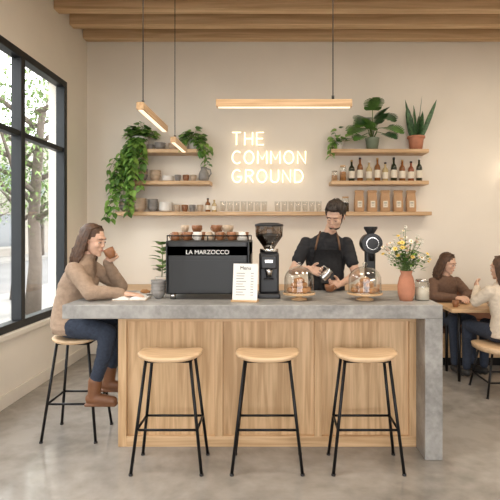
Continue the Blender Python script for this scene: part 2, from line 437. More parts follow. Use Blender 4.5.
def bowls(name,loc,r,h,n,m,m2=None):
    o=Obj(name)
    for i in range(n):
        z=i*h*.42; mm=m if (i%2==0 or not m2) else m2
        o.lathe([(0,z),(r*.45,z),(r*.5,z+h*.08),(r*.85,z+h*.45),(r,z+h),(r*.95,z+h),(r*.8,z+h*.5),(r*.4,z+h*.14),(0,z+h*.12)],mm,(0,0,0),22)
    return o.done(loc)
bowls('bowl_stack',(-1.42,SY,Z1),.07,.065,2,M_grey)
bowls('bowl_stack',(-1.26,SY,Z1),.06,.06,2,M_beige)
o=Obj('coffee_mug'); cup(o,(0,0,0),.04,.07,M_grey); o.done((-1.54,SY,Z1))
o=Obj('coffee_mug'); cup(o,(0,0,0),.04,.07,M_beige); o.done((-1.15,SY,Z1))
bowls('bowl_stack',(-1.66,SY,Z2),.09,.085,3,M_grey,M_beige)
bowls('bowl_stack',(-1.48,SY,Z2),.07,.075,3,M_beige)
bowls('plate_stack',(-1.325,SY,Z2),.072,.022,6,M_white)
for x,mm in ((-1.20,M_grey),(-1.10,M_brownc),(-1.01,M_beige)):
    o=Obj('coffee_mug'); cup(o,(0,0,0),.041,.082,mm,ang=-1.2); o.done((x,SY,Z2))
o=Obj('ceramic_jug'); o.lathe([(0,0),(.05,0),(.066,.04),(.06,.1),(.035,.15),(.04,.18),(.035,.18),(.03,.15),(0,.12)],M_grey)
o.tube([(.04,0,.16),(.08,0,.15),(.09,0,.1),(.062,0,.06)],.008,M_grey,8); o.done((-.88,SY,Z2))
bowls('bowl_stack',(-1.84,SY,Z3),.085,.085,3,M_grey,M_beige)
bowls('bowl_stack',(-1.665,SY,Z3),.075,.075,4,M_beige)
bowls('bowl_stack',(-1.51,SY,Z3),.065,.07,4,M_grey)
bowls('plate_stack',(-1.35,SY,Z3),.085,.028,9,M_white)
def row_cups(xs,mm,r=.041,h=.088):
    for i,x in enumerate(xs):
        o=Obj('coffee_mug'); cup(o,(0,0,0),r,h,mm[i%len(mm)],ang=-1.0); o.done((x,SY,Z3))
row_cups([-1.21,-1.115,-1.02,-.925],[M_beige,M_brownc,M_grey,M_beige])
def bottle(loc,h,r,m,cap,label=True):
    o=Obj('syrup_bottle')
    o.lathe([(0,0),(r,0),(r,h*.58),(r*.85,h*.66),(r*.36,h*.76),(r*.34,h*.93),(0,h*.93)],m,(0,0,0),18)
    o.cyl((0,0,h*.92),(0,0,h),r*.42,cap,seg=14)
    if label: o.lathe([(r*1.02,h*.15),(r*1.02,h*.48)],M_label,(0,0,0),18)
    return o.done(loc)
M_amb=mat('amber_glass',(.24,.09,.025),.12,var=.1,coat=.4)
M_dkgl=mat('dark_bottle_glass',(.02,.03,.015),.12,var=.1,coat=.4)
M_redgl=mat('red_syrup',(.28,.08,.035),.12,var=.1,coat=.4)
M_paleg=mat('pale_liqueur',(.55,.42,.22),.12,var=.1,coat=.4)
M_gold=mat('gold_cap',(.6,.42,.18),.3,.9,var=.05)
bottle((-.83,SY,Z3),.17,.032,M_amb,M_plastic); bottle((-.75,SY,Z3),.15,.03,M_paleg,M_gold)
M_glass2=glass('tumbler_glass',(.93,.93,.92),.14)
def tumblers(loc,nx,dx=.085):
    o=Obj('drinking_glasses')
    for i in range(nx):
        o.lathe([(0,0),(.028,0),(.036,.13)],M_glass2,(i*dx,0,0),20)
        o.tube([(i*dx+.036*math.cos(a*pi/8),.036*math.sin(a*pi/8),.13) for a in range(16)],.0016,M_white,5,closed=True)
        o.lathe([(0,.001),(.028,.001),(.029,.010),(0,.010)],M_white,(i*dx,0,0),16)
    return o.done(loc)
tumblers((-.64,5.85,Z3),7); tumblers((.03,5.85,Z3),7)
ms=[M_dkgl,M_amb,M_paleg,M_amb,M_paleg,M_dkgl,M_amb,M_redgl,M_dkgl,M_paleg]
caps=[M_gold,M_plastic,M_white,M_gold,M_plastic,M_plastic,M_gold,M_plastic,M_white,M_gold]
hs=[.27,.30,.25,.29,.24,.30,.27,.25,.29,.26]
random.seed(2)
for i in range(9):
    bottle((.95+i*.104,SY+R(-.02,.02),Z2),hs[i],.037,ms[i],caps[i])
def jar(name,loc,r,h,fill,lid):
    o=Obj(name)
    o.lathe([(0,0),(r,0),(r,h*.82),(r*.85,h*.9),(r*.85,h*.93)],M_glass,(0,0,0),20)
    o.lathe([(0,.005),(r*.93,.005),(r*.93,h*.6),(0,h*.64)],fill,(0,0,0),20)
    o.lathe([(0,h*.9),(r*.9,h*.9),(r*.9,h),(0,h)],lid,(0,0,0),20)
    return o.done(loc)
jar('storage_jar',(.735,SY,Z2),.04,.13,M_kraft,M_steel); jar('storage_jar',(.84,SY,Z2),.04,.20,M_bake,M_oakX)
jar('storage_jar',(.74,SY,Z3),.045,.15,M_label,M_oakX); jar('storage_jar',(.87,SY,Z3),.045,.19,M_soil,M_oakX)
def bag(loc,rot):
    o=Obj('coffee_bag'); w=.060
    rings=[]
    for z,a,b in ((0,w*.96,.034),(.015,w,.040),(.06,w*1.03,.044),(.14,w*1.0,.038),(.20,w*.93,.018),(.232,w*.88,.007),(.25,w*.88,.005)):
        rings.append(((0,0,z),(a,0,0),(0,b,0)))
    o.loft(rings,M_kraft,28,p=3.6)
    o.box(-w*.9,w*.9,-.012,-.002,.238,.262,M_kraft,.002)
    o.tube([(-w*.9,-.007,.262),(w*.9,-.007,.262)],.007,M_kraft,8)
    o.box(-w*1.0,-w*.9,-.013,.004,.244,.256,M_gold); o.box(w*.9,w*1.0,-.013,.004,.244,.256,M_gold)
    o.box(-.028,.028,-.0475,-.040,.055,.135,M_label,.001); o.box(-.018,.018,-.0482,-.0474,.105,.113,M_ink); o.box(-.014,.014,-.0482,-.0474,.08,.084,M_ink)
    o.done(loc,rot)
for i,x in enumerate((1.04,1.20,1.36,1.52,1.68)): bag((x,SY,Z3),R(-.15,.15))

# ------------------------------------------------------------ plants
def pot(o,r,h,m,z=0):
    o.lathe([(0,z),(r*.72,z),(r*.95,z+h*.9),(r,z+h),(r*.9,z+h),(r*.85,z+h*.85),(0,z+h*.85)],m,(0,0,0),24)
    o.lathe([(0,z+h*.88),(r*.86,z+h*.86)],M_soil,(0,0,0),16)
def pothos(loc,r,h,m,vines,bush,seed,ls=.085,maxy=.1):
    random.seed(seed); o=Obj('potted_pothos'); pot(o,r,h,m)
    def lf(p,d,L):
        if p.y>maxy: p.y=maxy
        d=V(d)
        if p.y>maxy-.06 and d.y>0: d.y=-d.y
        o.leaf(p,d,V((d.x*.6+R(-.3,.3),-.5+R(-.4,.2),.9)),L,L*R(.75,.95),M_leaf if random.random()<.5 else M_leaf2,droop=R(.1,.4))
    for _ in range(bush):
        a=R(0,2*pi); q=R(0,1)**.5*r*1.7; p=V((math.cos(a)*q,math.sin(a)*q*.8,h+R(0,.10)*(1.3-q/(r*1.7))*1.6))
        if random.random()<.5: o.tube([(math.cos(a)*r*.3,math.sin(a)*r*.3,h*.85),p],.0025,M_stem,4)
        lf(p,V((math.cos(a),math.sin(a)-.3,R(-.5,.4))),ls*R(.8,1.2))
    for (ex,ey,ez) in vines:
        a0=V((0,0,h*.95)); sx=1 if ex>0 else -1
        m1=V((sx*min(abs(ex),r*1.15),min(ey,0)*.8-.02,h+.03)); pts=[]
        e=V((ex,ey,ez)); n=max(6,int(abs(ez-h)/.035))
        for i in range(n+1):
            t=i/n; p=a0*(1-t)**2+2*t*(1-t)*m1+e*t*t
            p=p+V((math.sin(t*9+ex*9)*.015,math.sin(t*7+ez*5)*.01,0)); pts.append(p)
        o.tube(pts,.003,M_stem,5)
        for i,p in enumerate(pts[1:]):
            for sgn in (-1,1):
                lf(p+V((R(-.01,.01),R(-.02,0),0)),V((sgn*R(.3,1),R(-.7,.1),R(-1,-.1))),ls*R(.7,1.15))
    return o.done(loc,normals=False)
vs=[]
random.seed(11)
for i in range(17):
    ex=R(-.34,.12); vs.append((ex,R(-.15,-.02)-(.12 if ex>-.08 else 0),R(-.95,-.25) if ex<0 else R(-.5,-.1)))
pothos((-1.66,SY-.01,Z1),.10,.16,M_white,[(a-.05,b,c*.92) for a,b,c in vs],90,4,.095)
pothos((-1.01,SY,Z1),.075,.12,M_white,[(.17,-.05,-.14),(.2,-.02,-.18),(.12,-.16,-.04),(.24,-.05,-.02),(-.13,-.1,.02)],55,6,.085)
pothos((.79,SY,Z1),.06,.10,M_white,[(-.13,-.06,-.08),(-.1,-.05,-.02)],26,8,.075)
random.seed(31); o=Obj('potted_rubber_plant'); pot(o,.075,.13,M_white)
for i in range(30):
    a=R(0,6.28); z=R(.16,.52); p=V((math.cos(a)*.03,math.sin(a)*.03,z))
    o.leaf(p,(math.cos(a),math.sin(a),.5),(0,0,1),.13,.075,M_leaf2 if i%3==0 else M_leaf)
o.tube([(0,0,.1),(.01,0,.3),(0,.01,.53)],.006,M_stem,6); o.done((-1.34,5.62,.88),normals=False)
# monstera
random.seed(21); o=Obj('potted_monstera'); pot(o,.09,.15,M_greenpot)
mst=[(0,0),(.06,.32)]
for i in range(7):
    t=.15+i*.105; wv=.52*math.sin(pi*min(1,(.18+t*.8)))**.7
    mst+=[(t,wv),(t+.05,wv*1.02),(t+.065,wv*.5)]
mst+=[(.93,.2),(1,0)]
mst=sorted(mst,key=lambda q:q[0])
for i,(tx,tz,ty,L) in enumerate(((-.21,.26,-.08,.25),(-.12,.40,-.03,.25),(.0,.49,-.02,.25),(.13,.42,-.06,.25),(.22,.27,-.06,.24),(.05,.29,-.15,.22),(-.08,.23,-.15,.22),(.17,.18,-.12,.19),(-.19,.16,-.1,.18),(.08,.38,-.1,.22),(-.16,.32,-.1,.2))):
    e=V((tx*.75,ty,tz)); o.tube([(0,0,.12),(tx*.3,ty*.4,.12+tz*.55),e],.005,M_stem,6)
    d=V((tx*1.5,-.35,-.12 if abs(tx)>.1 else .25)).normalized()
    o.leaf(e,d,(tx*.3,-.6,.8),L,L*.95,M_dleaf if i%2 else M_leaf,droop=.25,fold=.15,st=mst,lobe=.12)
o.done((1.20,SY-.01,Z1),normals=False)
# snake plant
random.seed(23); o=Obj('potted_snake_plant'); pot(o,.10,.17,M_terra); o.lathe([(.1,.145),(.108,.148),(.108,.17),(.098,.172)],M_terra,(0,0,0),24)
for i in range(13):
    a=i*2.4; q=.015+.04*R(0,1); bx,by=math.cos(a)*q,math.sin(a)*q; L=R(.28,.46) if i>2 else .52
    d=V((math.cos(a)*R(.1,.42),math.sin(a)*.12-.05,1))
    o.leaf((bx,by,.13),d,(math.cos(a+1.2),math.sin(a+1.2),0.1),L,.058,M_snake,droop=R(-.08,.08),fold=.3,st=((0,.35),(.3,.5),(.6,.48),(.85,.28),(1,0)),lobe=0)
o.done((1.74,SY-.01,Z1),normals=False)

# ------------------------------------------------------------ back counter
o=Obj('back_counter'); o.box(-1.95,1.55,5.42,YB-.02,.06,.84,M_cab,.003); o.box(-1.97,1.57,5.38,YB-.02,.84,.88,M_oakX,.004)
o.box(-1.9,1.5,5.46,5.9,0,.06,M_black)
for i in range(6): o.box(-1.93+i*.58,-1.38+i*.58,5.41,5.43,.09,.81,M_cab,.004); o.cyl((-1.5+i*.58,5.40,.6),(-1.5+i*.58,5.40,.72),.006,M_black,seg=8)
o.done()

# ------------------------------------------------------------ counter-top items
CT=1.05
e=empty('espresso_machine',(-.49,3.45,CT))
o=Obj('body'); hx=.305
for sx in (-.26,.26):
    for yy in (.05,.42): o.cyl((sx,yy,0),(sx,yy,.05),.022,M_steel,seg=14)
o.box(-hx,hx,0,.20,.04,.40,M_mach,.012)
o.box(-hx,hx,0,.46,.31,.43,M_mach,.012)
o.box(-hx,-hx+.03,.0,.46,.04,.43,M_mach,.008); o.box(hx-.03,hx,.0,.46,.04,.43,M_mach,.008)
o.box(-hx+.02,hx-.02,.18,.47,.045,.10,M_steel,.005)
for k in range(14): o.box(-.26+k*.04,-.245+k*.04,.22,.46,.099,.103,M_black)
o.box(-hx+.02,hx-.02,-.0015,0,.285,.287,M_plastic)
for sx in (-.13,.13):
    o.cyl((sx,.36,.22),(sx,.36,.32),.038,M_steel,seg=20); o.cyl((sx,.36,.19),(sx,.36,.225),.034,M_black,seg=20)
    o.cyl((sx,.38,.20),(sx,.52,.19),.012,M_black,seg=10); o.cyl((sx,.36,.17),(sx,.36,.19),.012,M_steel,seg=10)
for sx in (-.27,.27): o.tube([(sx,.46,.33),(sx,.50,.30),(sx,.50,.2),(sx,.49,.12)],.006,M_steel,8)
z=.465
o.tube([(-hx+.01,.01,z),(hx-.01,.01,z),(hx-.01,.45,z),(-hx+.01,.45,z)],.005,M_black,8,closed=True)
for x,y in ((-hx+.01,.01),(hx-.01,.01),(hx-.01,.45),(-hx+.01,.45),(0,.01)): o.cyl((x,y,.42),(x,y,z),.004,M_black,seg=8)
b=o.done(parent=e); b.location=(0,0,0)
text_part('lettering','LA MARZOCCO',.044,M_letters,e,Matrix.Translation((.0,-.003,.345))@Matrix.Rotation(pi/2,4,'X'),ext=.0015)
o=Obj('cup_row')
random.seed(12)
for j in range(3):
    for i in range(7):
        cup(o,(-.25+i*.083,.07+j*.12,0.),.034,.062,[M_brownc,M_beige,M_white,M_brownc][(i*3+j*5)%4],inv=(i+j)%3==0,ang=R(0,6))
    for i in range(5):
        if random.random()<.6: cup(o,(-.2+i*.083,.07+j*.12,.063),.032,.05,[M_beige,M_brownc][i%2],ang=R(0,6))
o.done((-.49,3.45,CT+.431))

def grinder(loc):
    o=Obj('coffee_grinder')
    o.box(-.085,.085,-.08,.14,0,.035,M_plastic,.01)
    o.box(-.075,.075,-.02,.13,.03,.34,M_plastic,.018)
    o.box(-.06,.06,-.10,-.015,.22,.32,M_plastic,.012)
    o.cyl((0,-.06,.16),(0,-.06,.23),.02,M_steel,r1=.032,seg=16)
    o.box(-.035,.035,-.1,-.02,.14,.15,M_black,.003)
    o.cyl((0,.03,.34),(0,.03,.365),.07,M_steel,seg=24)
    o.lathe([(.035,.36),(.05,.385),(.102,.46),(.106,.54)],M_smoke,(0,.03,0),28)
    o.lathe([(0,.365),(.033,.365),(.046,.39),(.094,.46),(.09,.475),(0,.485)],M_soil,(0,.03,0),28)
    o.lathe([(0,.565),(.07,.562),(.109,.55),(.109,.535),(.0,.535)],M_plastic,(0,.03,0),28)
    o.box(-.03,.03,-.103,-.099,.265,.29,M_steel,.002)
    o.done(loc)
grinder((-.045,3.58,CT))
o=Obj('single_dose_grinder')
o.lathe([(0,0),(.085,0),(.085,.02),(.03,.03),(0,.03)],M_plastic,(0,0,0),28)
o.box(-.04,.04,.01,.09,.02,.42,M_plastic,.015)
o.cyl((0,.09,.40),(0,-.06,.40),.080,M_plastic,seg=32); o.cyl((0,-.06,.40),(0,-.064,.40),.050,M_steel,seg=32); o.cyl((0,-.06,.40),(0,-.075,.40),.044,M_plastic,seg=28)
o.lathe([(.02,.46),(.03,.48),(.055,.52),(.055,.535)],M_plastic,(0,.02,0),20)
o.cyl((0,-.03,.26),(0,-.03,.34),.022,M_black,seg=14); o.lathe([(0,.03),(.032,.03),(.035,.12),(.031,.12),(.0,.04)],M_steel,(0,-.03,0),18)
o.done((.775,3.83,CT))
e=empty('menu_stand',(-.215,3.345,CT))
Ms=Matrix.Rotation(-.17,4,'Z')@Matrix.Rotation(-.15,4,'X')
o=Obj('board'); o.box(-.09,.09,0,.006,.012,.27,M_paper,.002,M=Ms); o.box(-.095,.095,-.02,.05,0,.014,M_oakX,.003,M=Matrix.Rotation(-.17,4,'Z'))
random.seed(9)
for k in range(9):
    zz=.2-k*.019; o.box(-.065,-.065+R(.05,.075),-.0012,0,zz,zz+.003,M_ink,M=Ms); o.box(.04,.06,-.0012,0,zz,zz+.003,M_ink,M=Ms)
b=o.done(parent=e); b.location=(0,0,0)
text_part('heading','Menu',.036,M_ink,e,Ms@Matrix.Translation((0,-.001,.238))@Matrix.Rotation(pi/2,4,'X'))
bowls('bowl_stack',(-.868,3.54,CT),.056,.06,4,M_grey)
o=Obj('open_book')
for s_ in (-1,1):
    n=8; prof=[(s_*(.002+.115*i/n),.010+.018*math.sin(pi*min(1,(i/n)*1.1+.08))) for i in range(n+1)]
    for (xa,za),(xb,zb) in zip(prof[:-1],prof[1:]):
        o.quad([(xa,-.085,za),(xb,-.085,zb),(xb,.085,zb),(xa,.085,za)],M_paper,True)
        o.quad([(xa,-.085,0.002),(xb,-.085,0.002),(xb,-.085,zb),(xa,-.085,za)],M_paper)
    o.quad([(prof[-1][0],-.085,.002),(prof[-1][0],.085,.002),(prof[-1][0],.085,prof[-1][1]),(prof[-1][0],-.085,prof[-1][1])],M_paper)
o.box(-.122,.122,-.09,.09,0,.004,M_beige)
o.done((-1.055,3.50,CT),.06)
o=Obj('dessert_plate'); o.lathe([(0,0),(.05,0),(.085,.014),(.083,.017),(.05,.005),(0,.005)],M_white,(0,0,0),30)
o.tube([(-.04,.02,.02),(-.02,0,.026),(.01,-.005,.026),(.035,.01,.02)],[.008,.016,.016,.008],M_bake,10); o.done((-1.02,3.74,CT))
def cloche(loc,r,h,seed,kind):
    random.seed(seed); e=empty('cake_dome',loc)
    o=Obj('stand'); o.lathe([(0,0),(r*.55,0),(r*.5,.01),(r*.2,.018),(r*.2,.03),(r*1.08,.04),(r*1.1,.052),(0,.052)],M_oakX,(0,0,0),36); b=o.done(parent=e); b.location=(0,0,0)
    o=Obj('glass_dome'); pr=[(r,.053),(r*1.01,.058),(r,.07),(r*.99,h*.55)]
    for i in range(1,9):
        a=pi/2*i/8; pr.append((r*.99*math.cos(a),h*.55+(h*.35)*math.sin(a)))
    pr[-1]=(0,h*.9)
    o.lathe(pr,M_glass,(0,0,0),36); o.sph((0,0,h*.955),.018,M_glass); o.cyl((0,0,h*.89),(0,0,h*.94),.007,M_glass,seg=10)
    o.tube([(r*1.005*math.cos(a_*pi/18),r*1.005*math.sin(a_*pi/18),.056) for a_ in range(36)],.003,M_glass,6,closed=True)
    b=o.done(parent=e); b.location=(0,0,0)
    o=Obj('pastries')
    for lay in range(3):
        nn=[6,4,2][lay]; rr=[.62,.42,.2][lay]*r
        for i in range(nn):
            a=2*pi*i/nn+lay*.5; c=V((math.cos(a)*rr,math.sin(a)*rr,.072+lay*.034))
            if kind==0:
                pts=[c+V((math.cos(a+pi/2)*t*.04-math.cos(a)*t*t*.02,math.sin(a+pi/2)*t*.04-math.sin(a)*t*t*.02,0)) for t in (-1,-.6,-.2,.2,.6,1)]
                o.tube(pts,[.006,.015,.021,.021,.015,.006],M_bake,10)
            else: o.sph(c,(.031,.031,.02),M_bake,seg=14); o.sph(c+V((0,0,.014)),(.02,.02,.009),M_kraft,seg=10)
    b=o.done(parent=e); b.location=(0,0,0)
cloche((.175,3.46,CT),.108,.27,1,0); cloche((.655,3.46,CT),.118,.27,2,1)
# vase with wildflowers
random.seed(44); e=empty('flower_vase',(.945,3.42,CT))
o=Obj('vase'); o.lathe([(0,0),(.045,0),(.06,.05),(.062,.11),(.05,.165),(.038,.19),(.045,.215),(.04,.215),(.033,.19),(.045,.16),(0,.1)],M_terra,(0,0,0),32)
b=o.done(parent=e); b.location=(0,0,0)
M_pet=[mat('petal_white',(.80,.76,.66),.6,var=.05),mat('petal_yellow',(.78,.56,.14),.6,var=.1),mat('petal_lilac',(.48,.36,.52),.6,var=.1),mat('petal_blush',(.72,.50,.38),.6,var=.1)]
M_disc=mat('flower_disc',(.55,.33,.05),.8,var=.2)
o=Obj('bouquet')
for i in range(62):
    a=R(0,6.28); q=R(0,1)**.6; tip=V((math.cos(a)*.18*q,math.sin(a)*.11*q,.28+R(0,.23)*(1.15-q*.7)))
    o.tube([(math.cos(a)*.02,math.sin(a)*.02,.18),tip*.5+V((0,0,.12)),tip],.0017,M_stem,4)
    for k in range(5): 
        p=tip*R(.6,.92)+V((0,0,.04)); o.leaf(p,(math.cos(a+k*2),math.sin(a+k*2),R(0,.8)),(0,0,1),R(.03,.065),.02,M_leaf2 if k%2 else M_leaf)
    m_=M_pet[[0,1,0,0,1,3][i%6]]; up=V((math.cos(a)*.5*q,math.sin(a)*.5*q-.5,.7)).normalized(); u=up.orthogonal().normalized(); w_=up.cross(u)
    if i%3==2:
        for k in range(7): o.sph(tip+V((R(-.012,.012),R(-.012,.012),R(-.03,.02))),R(.004,.007),m_,seg=6)
    else:
        rr=R(.012,.021)
        for k in range(8):
            an=k*pi/4; o.leaf(tip,u*math.cos(an)+w_*math.sin(an),up,rr,rr*.75,m_,droop=-.1,fold=.0,st=((0,.1),(.6,.5),(1,.0)),lobe=0)
        o.sph(tip+up*.002,rr*.3,M_disc,seg=8)
b=o.done(parent=e,normals=False); b.location=(0,0,0)
jar('cookie_jar',(1.065,3.44,CT),.052,.15,M_label,M_steel)
o=Obj('wall_sconce'); o.cyl((0,.0,0),(0,-.03,0),.05,M_gold,seg=24); o.cyl((0,-.03,0),(0,-.1,0),.01,M_gold,seg=10); o.sph((0,-.16,0),.085,M_globe,seg=24); o.done((2.90,6.0,2.28))

# ------------------------------------------------------------ people
M_skin=mat('skin',(.68,.43,.31),.5,var=.06,vscale=20); M_skin.node_tree.nodes['Principled BSDF'].inputs['Subsurface Weight'].default_value=.08
M_skin.node_tree.nodes['Principled BSDF'].inputs['Subsurface Radius'].default_value=(.02,.008,.004)
M_lip=mat('lips',(.50,.23,.18),.45,var=.05)
M_eye=mat('eye_white',(.72,.68,.63),.3,var=.02); M_iris=mat('iris',(.03,.02,.012),.2,var=.1)
M_hairb=mat('hair_dark',(.030,.019,.013),.5,var=.4,vscale=40,bump=.4,bscale=90)
M_hairm=mat('hair_brown',(.085,.042,.022),.5,var=.45,vscale=40,bump=.4,bscale=90)
M_tee=mat('tshirt_black',(.016,.016,.019),.85,var=.15,vscale=30,bump=.2)
M_apron=mat('apron_charcoal',(.06,.06,.064),.85,var=.15,vscale=60,bump=.3,bscale=200)
M_strap=mat('apron_strap',(.16,.08,.04),.6,var=.1)
M_sweat=mat('sweater_taupe',(.36,.255,.18),.9,var=.12,vscale=40,bump=.4,bscale=120)
M_sweatb=mat('sweater_brown',(.15,.085,.055),.9,var=.14,vscale=40,bump=.5,bscale=120)
M_cream=mat('sweater_cream',(.68,.59,.48),.9,var=.08,vscale=40,bump=.5,bscale=120)
M_jean=mat('denim_dark',(.024,.033,.055),.85,var=.25,vscale=50,bump=.3,bscale=200)
M_boot=mat('boot_brown',(.17,.07,.03),.5,var=.2)
M_shoe=mat('shoe_black',(.02,.02,.02),.5,var=.2)

def head(parent,c,yaw,pitch,roll,hair,style,female=True,seed=1,sc=1.0,lid=.006):
    M=Matrix.Translation(V(c))@Matrix.Rotation(yaw,4,'Z')@Matrix.Rotation(roll,4,'Y')@Matrix.Rotation(pitch,4,'X')@Matrix.Scale(sc,4)
    o=Obj('face_and_skull'); s=M_skin
    o.sph((0,.016,.03),(.074,.094,.088),s); o.sph((0,-.022,-.03),(.060,.064,.078),s)
    jw=.045 if female else .053
    o.sph((0,-.035,-.07),(jw,.048,.040),s); o.sph((0,-.066,-.096),(.022,.020,.017),s)
    o.sph((0,-.066,.032),(.052,.018,.016),s)
    for sx in (-1,1):
        o.sph((sx*.036,-.058,-.022),(.022,.022,.024),s); o.sph((sx*.077,.012,-.004),(.008,.018,.030),s,Matrix.Rotation(sx*.25,3,'Z'))
        o.sph((sx*.008,-.091,-.027),(.007,.008,.006),s)
    o.limb([(0,-.076,.018),(0,-.087,-.008),(0,-.0955,-.022)],[.008,.0085,.0088],s)
    o.sph((0,-.080,-.058),(.024,.012,.015),s)
    remesh(o,s,.0038,2,parent,M)
    o=Obj('face_details')
    o.sph((0,-.0905,-.0545),(.019,.0055,.0034),M_lip); o.sph((0,-.0895,-.0605),(.016,.006,.0042),M_lip)
    for sx in (-1,1):
        o.sph((sx*.030,-.0740,.003),(.0120,.0100,.0070),M_eye); o.sph((sx*.030,-.0820,.001),(.0052,.0032,.0052),M_iris)
        o.sph((sx*.030,-.0738,.003+lid),(.0140,.0118,.0066),M_skin)
        o.tube([(sx*.017,-.0838,.003+lid-.004),(sx*.030,-.0862,.003+lid-.0045),(sx*.043,-.079,.003+lid-.006)],.0013,M_hairb,6)
        o.tube([(sx*.013,-.0850,.026),(sx*.030,-.0850,.031),(sx*.050,-.074,.025)],[.002,.003,.0012],hair,6)
    o.done(parent=parent,M=M)
    random.seed(seed); o=Obj('hair')
    if style=='short':
        o.sph((0,.028,.048),(.083,.094,.084),hair); o.sph((0,.06,-.0),(.072,.058,.07),hair)
        o.sph((0,-.025,.097),(.060,.056,.034),hair)
        for sx in (-1,1): o.sph((sx*.074,-.002,.035),(.009,.024,.030),hair)
        for i in range(80):
            a=R(-1.1,1.1); x=math.sin(a)*.07
            z0=.125-x*x*6; p0=V((x*.7,.05+R(-.03,.03),z0+.008)); p2=V((x*1.08+R(-.008,.008),-.070+R(-.008,.012)+abs(x)*.3,.102-x*x*5+R(-.012,.015))); p1=(p0+p2)/2+V((0,0,.020))
            o.tube([p0,p1,p2],[.006,.009,.003],hair,6)
        for i in range(60):
            a=R(-2.0,2.0); x=math.sin(a); y=math.cos(a)
            o.tube([(x*.07,.028+y*.075,.10),(x*.085,.03+y*.095,.05),(x*.078,.035+y*.088,-.0-R(0,.04)*max(0,y))],[.006,.008,.003],hair,6)
    else:
        o.sph((0,.028,.045),(.083,.096,.087),hair); o.sph((0,.05,-.02),(.078,.068,.09),hair)
        for i in range(120):
            a=R(-1.95,1.95); x=math.sin(a); y=math.cos(a)
            p0=V((x*.012,-.012+R(-.03,.05),.122)); p1=V((x*.077,.008+y*.076,.088)); p2=V((x*.088,.022+y*.095,.01)); p3=V((x*.086,.03+y*.098,-.07))
            pw=[M@p0,M@p1,M@p2,M@p3]; Ln=R(.08,.22)*(1 if y>-.1 else .75)
            side=(M.to_3x3()@V((x,y*.6+.2,0))).normalized()
            back=(M.to_3x3()@V((0,1,0))); back.z=0
            ph=R(0,6.28)
            for k,t in enumerate((.3,.55,.8,1.)):
                pw.append(pw[3]+V((0,0,-1))*Ln*t+side*(.008*math.sin(ph+t*6)+.008*t)+back*.035*t+V((R(-.004,.004),R(-.004,.004),0)))
            o.tube(pw,[.004,.007,.009,.0095,.009,.008,.006,.002],hair,6,M=M.inverted())
    o.done(parent=parent,M=M)
    if not female:
        o=Obj('stubble_beard'); st=M_hairb
        o.sph((0,-.0345,-.078),(.0525,.0482,.032),st)
        for sx in (-1,1): o.limb([(sx*.068,-.004,.0),(sx*.0575,-.018,-.045),(sx*.038,-.040,-.078)],[.004,.007,.009],st)
        o.done(parent=parent,M=M)
    return M

def hand(parent,wrist,f,n,right_s,curl=(.5,.6,.5),thumb=(.5,.3),spread=.06,sc=1.,name='hand',M=None):
    w=V(wrist); f=V(f).normalized(); n=V(n); n=(n-f*n.dot(f)).normalized(); s=f.cross(n)
    if s.dot(V(right_s))<0: s=-s
    o=Obj(name); m=M_skin
    o.loft([(w-f*.02,s*.024*sc,n*.019*sc),(w+f*.01,s*.026*sc,n*.018*sc),(w+f*.045*sc,s*.037*sc,n*.017*sc),(w+f*.085*sc,s*.039*sc,n*.012*sc),(w+f*.092*sc,s*.034*sc,n*.009*sc)],m,20,p=2.6)
    o.sph(w+f*.035*sc+s*.022*sc+n*.008*sc,(.017*sc,)*3,m)
    for k,(off,L) in enumerate(((.030,.072),(.0105,.080),(-.0105,.074),(-.030,.058))):
        p=w+f*.083*sc+s*off*sc; ang=0; sd=spread*(off/.03); pts=[p]; rs=[.0098*sc]
        for j,(q,r_) in enumerate(((.45,.0088),(.31,.0082),(.24,.0070))):
            ang+=curl[j]*(1+.08*k); d=(f*math.cos(ang)+n*math.sin(ang)+s*sd).normalized(); p=p+d*L*q*sc; pts.append(p); rs.append(r_*sc)
        o.limb(pts,rs,m,seg=10)
    p=w+f*.025*sc+s*.026*sc; d=(f*.62+s*.78+n*thumb[0]).normalized(); p1=p+d*.034*sc; d2=(f*.9+s*.35+n*(thumb[0]+thumb[1])).normalized(); p2=p1+d2*.028*sc; d3=(f*.9+s*.0+n*(thumb[0]+thumb[1]*2)).normalized(); p3=p2+d3*.022*sc
    o.limb([p,p1,p2,p3],[.0135*sc,.0115*sc,.0100*sc,.0085*sc],m,seg=10)
    return remesh(o,m,.0032,2,parent,M)

# ---- seated woman with coffee (left end of the counter)
P=empty('woman_drinking_coffee',(-1.5,3.62,.75))
X=V((1,0,0)); Y=V((0,1,0)); yc=3.62
o=Obj('sweater')
rg=[((-1.545,.785),.125,.165),((-1.55,.83),.142,.182),((-1.555,.92),.130,.165),((-1.545,1.03),.118,.150),((-1.515,1.15),.12,.158),((-1.485,1.23),.106,.162),((-1.455,1.295),.080,.125),((-1.435,1.34),.055,.068),((-1.428,1.365),.048,.056)]
o.loft([((x,yc,z),X*a,Y*b) for (x,z),a,b in rg],M_sweat)
o.sph((-1.42,yc-.06,1.16),(.055,.058,.055),M_sweat); o.sph((-1.42,yc+.06,1.16),(.055,.058,.055),M_sweat)
n_sh,n_el,n_wr=(-1.47,3.475,1.262),(-1.315,3.39,1.108),(-1.12,3.455,1.098)
f_sh,f_el,f_wr=(-1.46,3.765,1.262),(-1.235,3.80,1.108),(-1.295,3.672,1.305)
o.limb([n_sh,(-1.39,3.43,1.185),n_el,(-1.21,3.425,1.106),n_wr],[.062,.056,.054,.047,.036],M_sweat)
o.limb([f_sh,(-1.35,3.79,1.185),f_el,(-1.27,3.735,1.21),f_wr],[.062,.056,.054,.045,.034],M_sweat)
o.lathe([(.0,0),(.054,0),(.058,.015),(.052,.032),(0,.032)],M_sweat,(-1.425,yc,1.345),20)
remesh(o,M_sweat,.007,5,P,wrinkle=.0032,wf=(8,8,20))
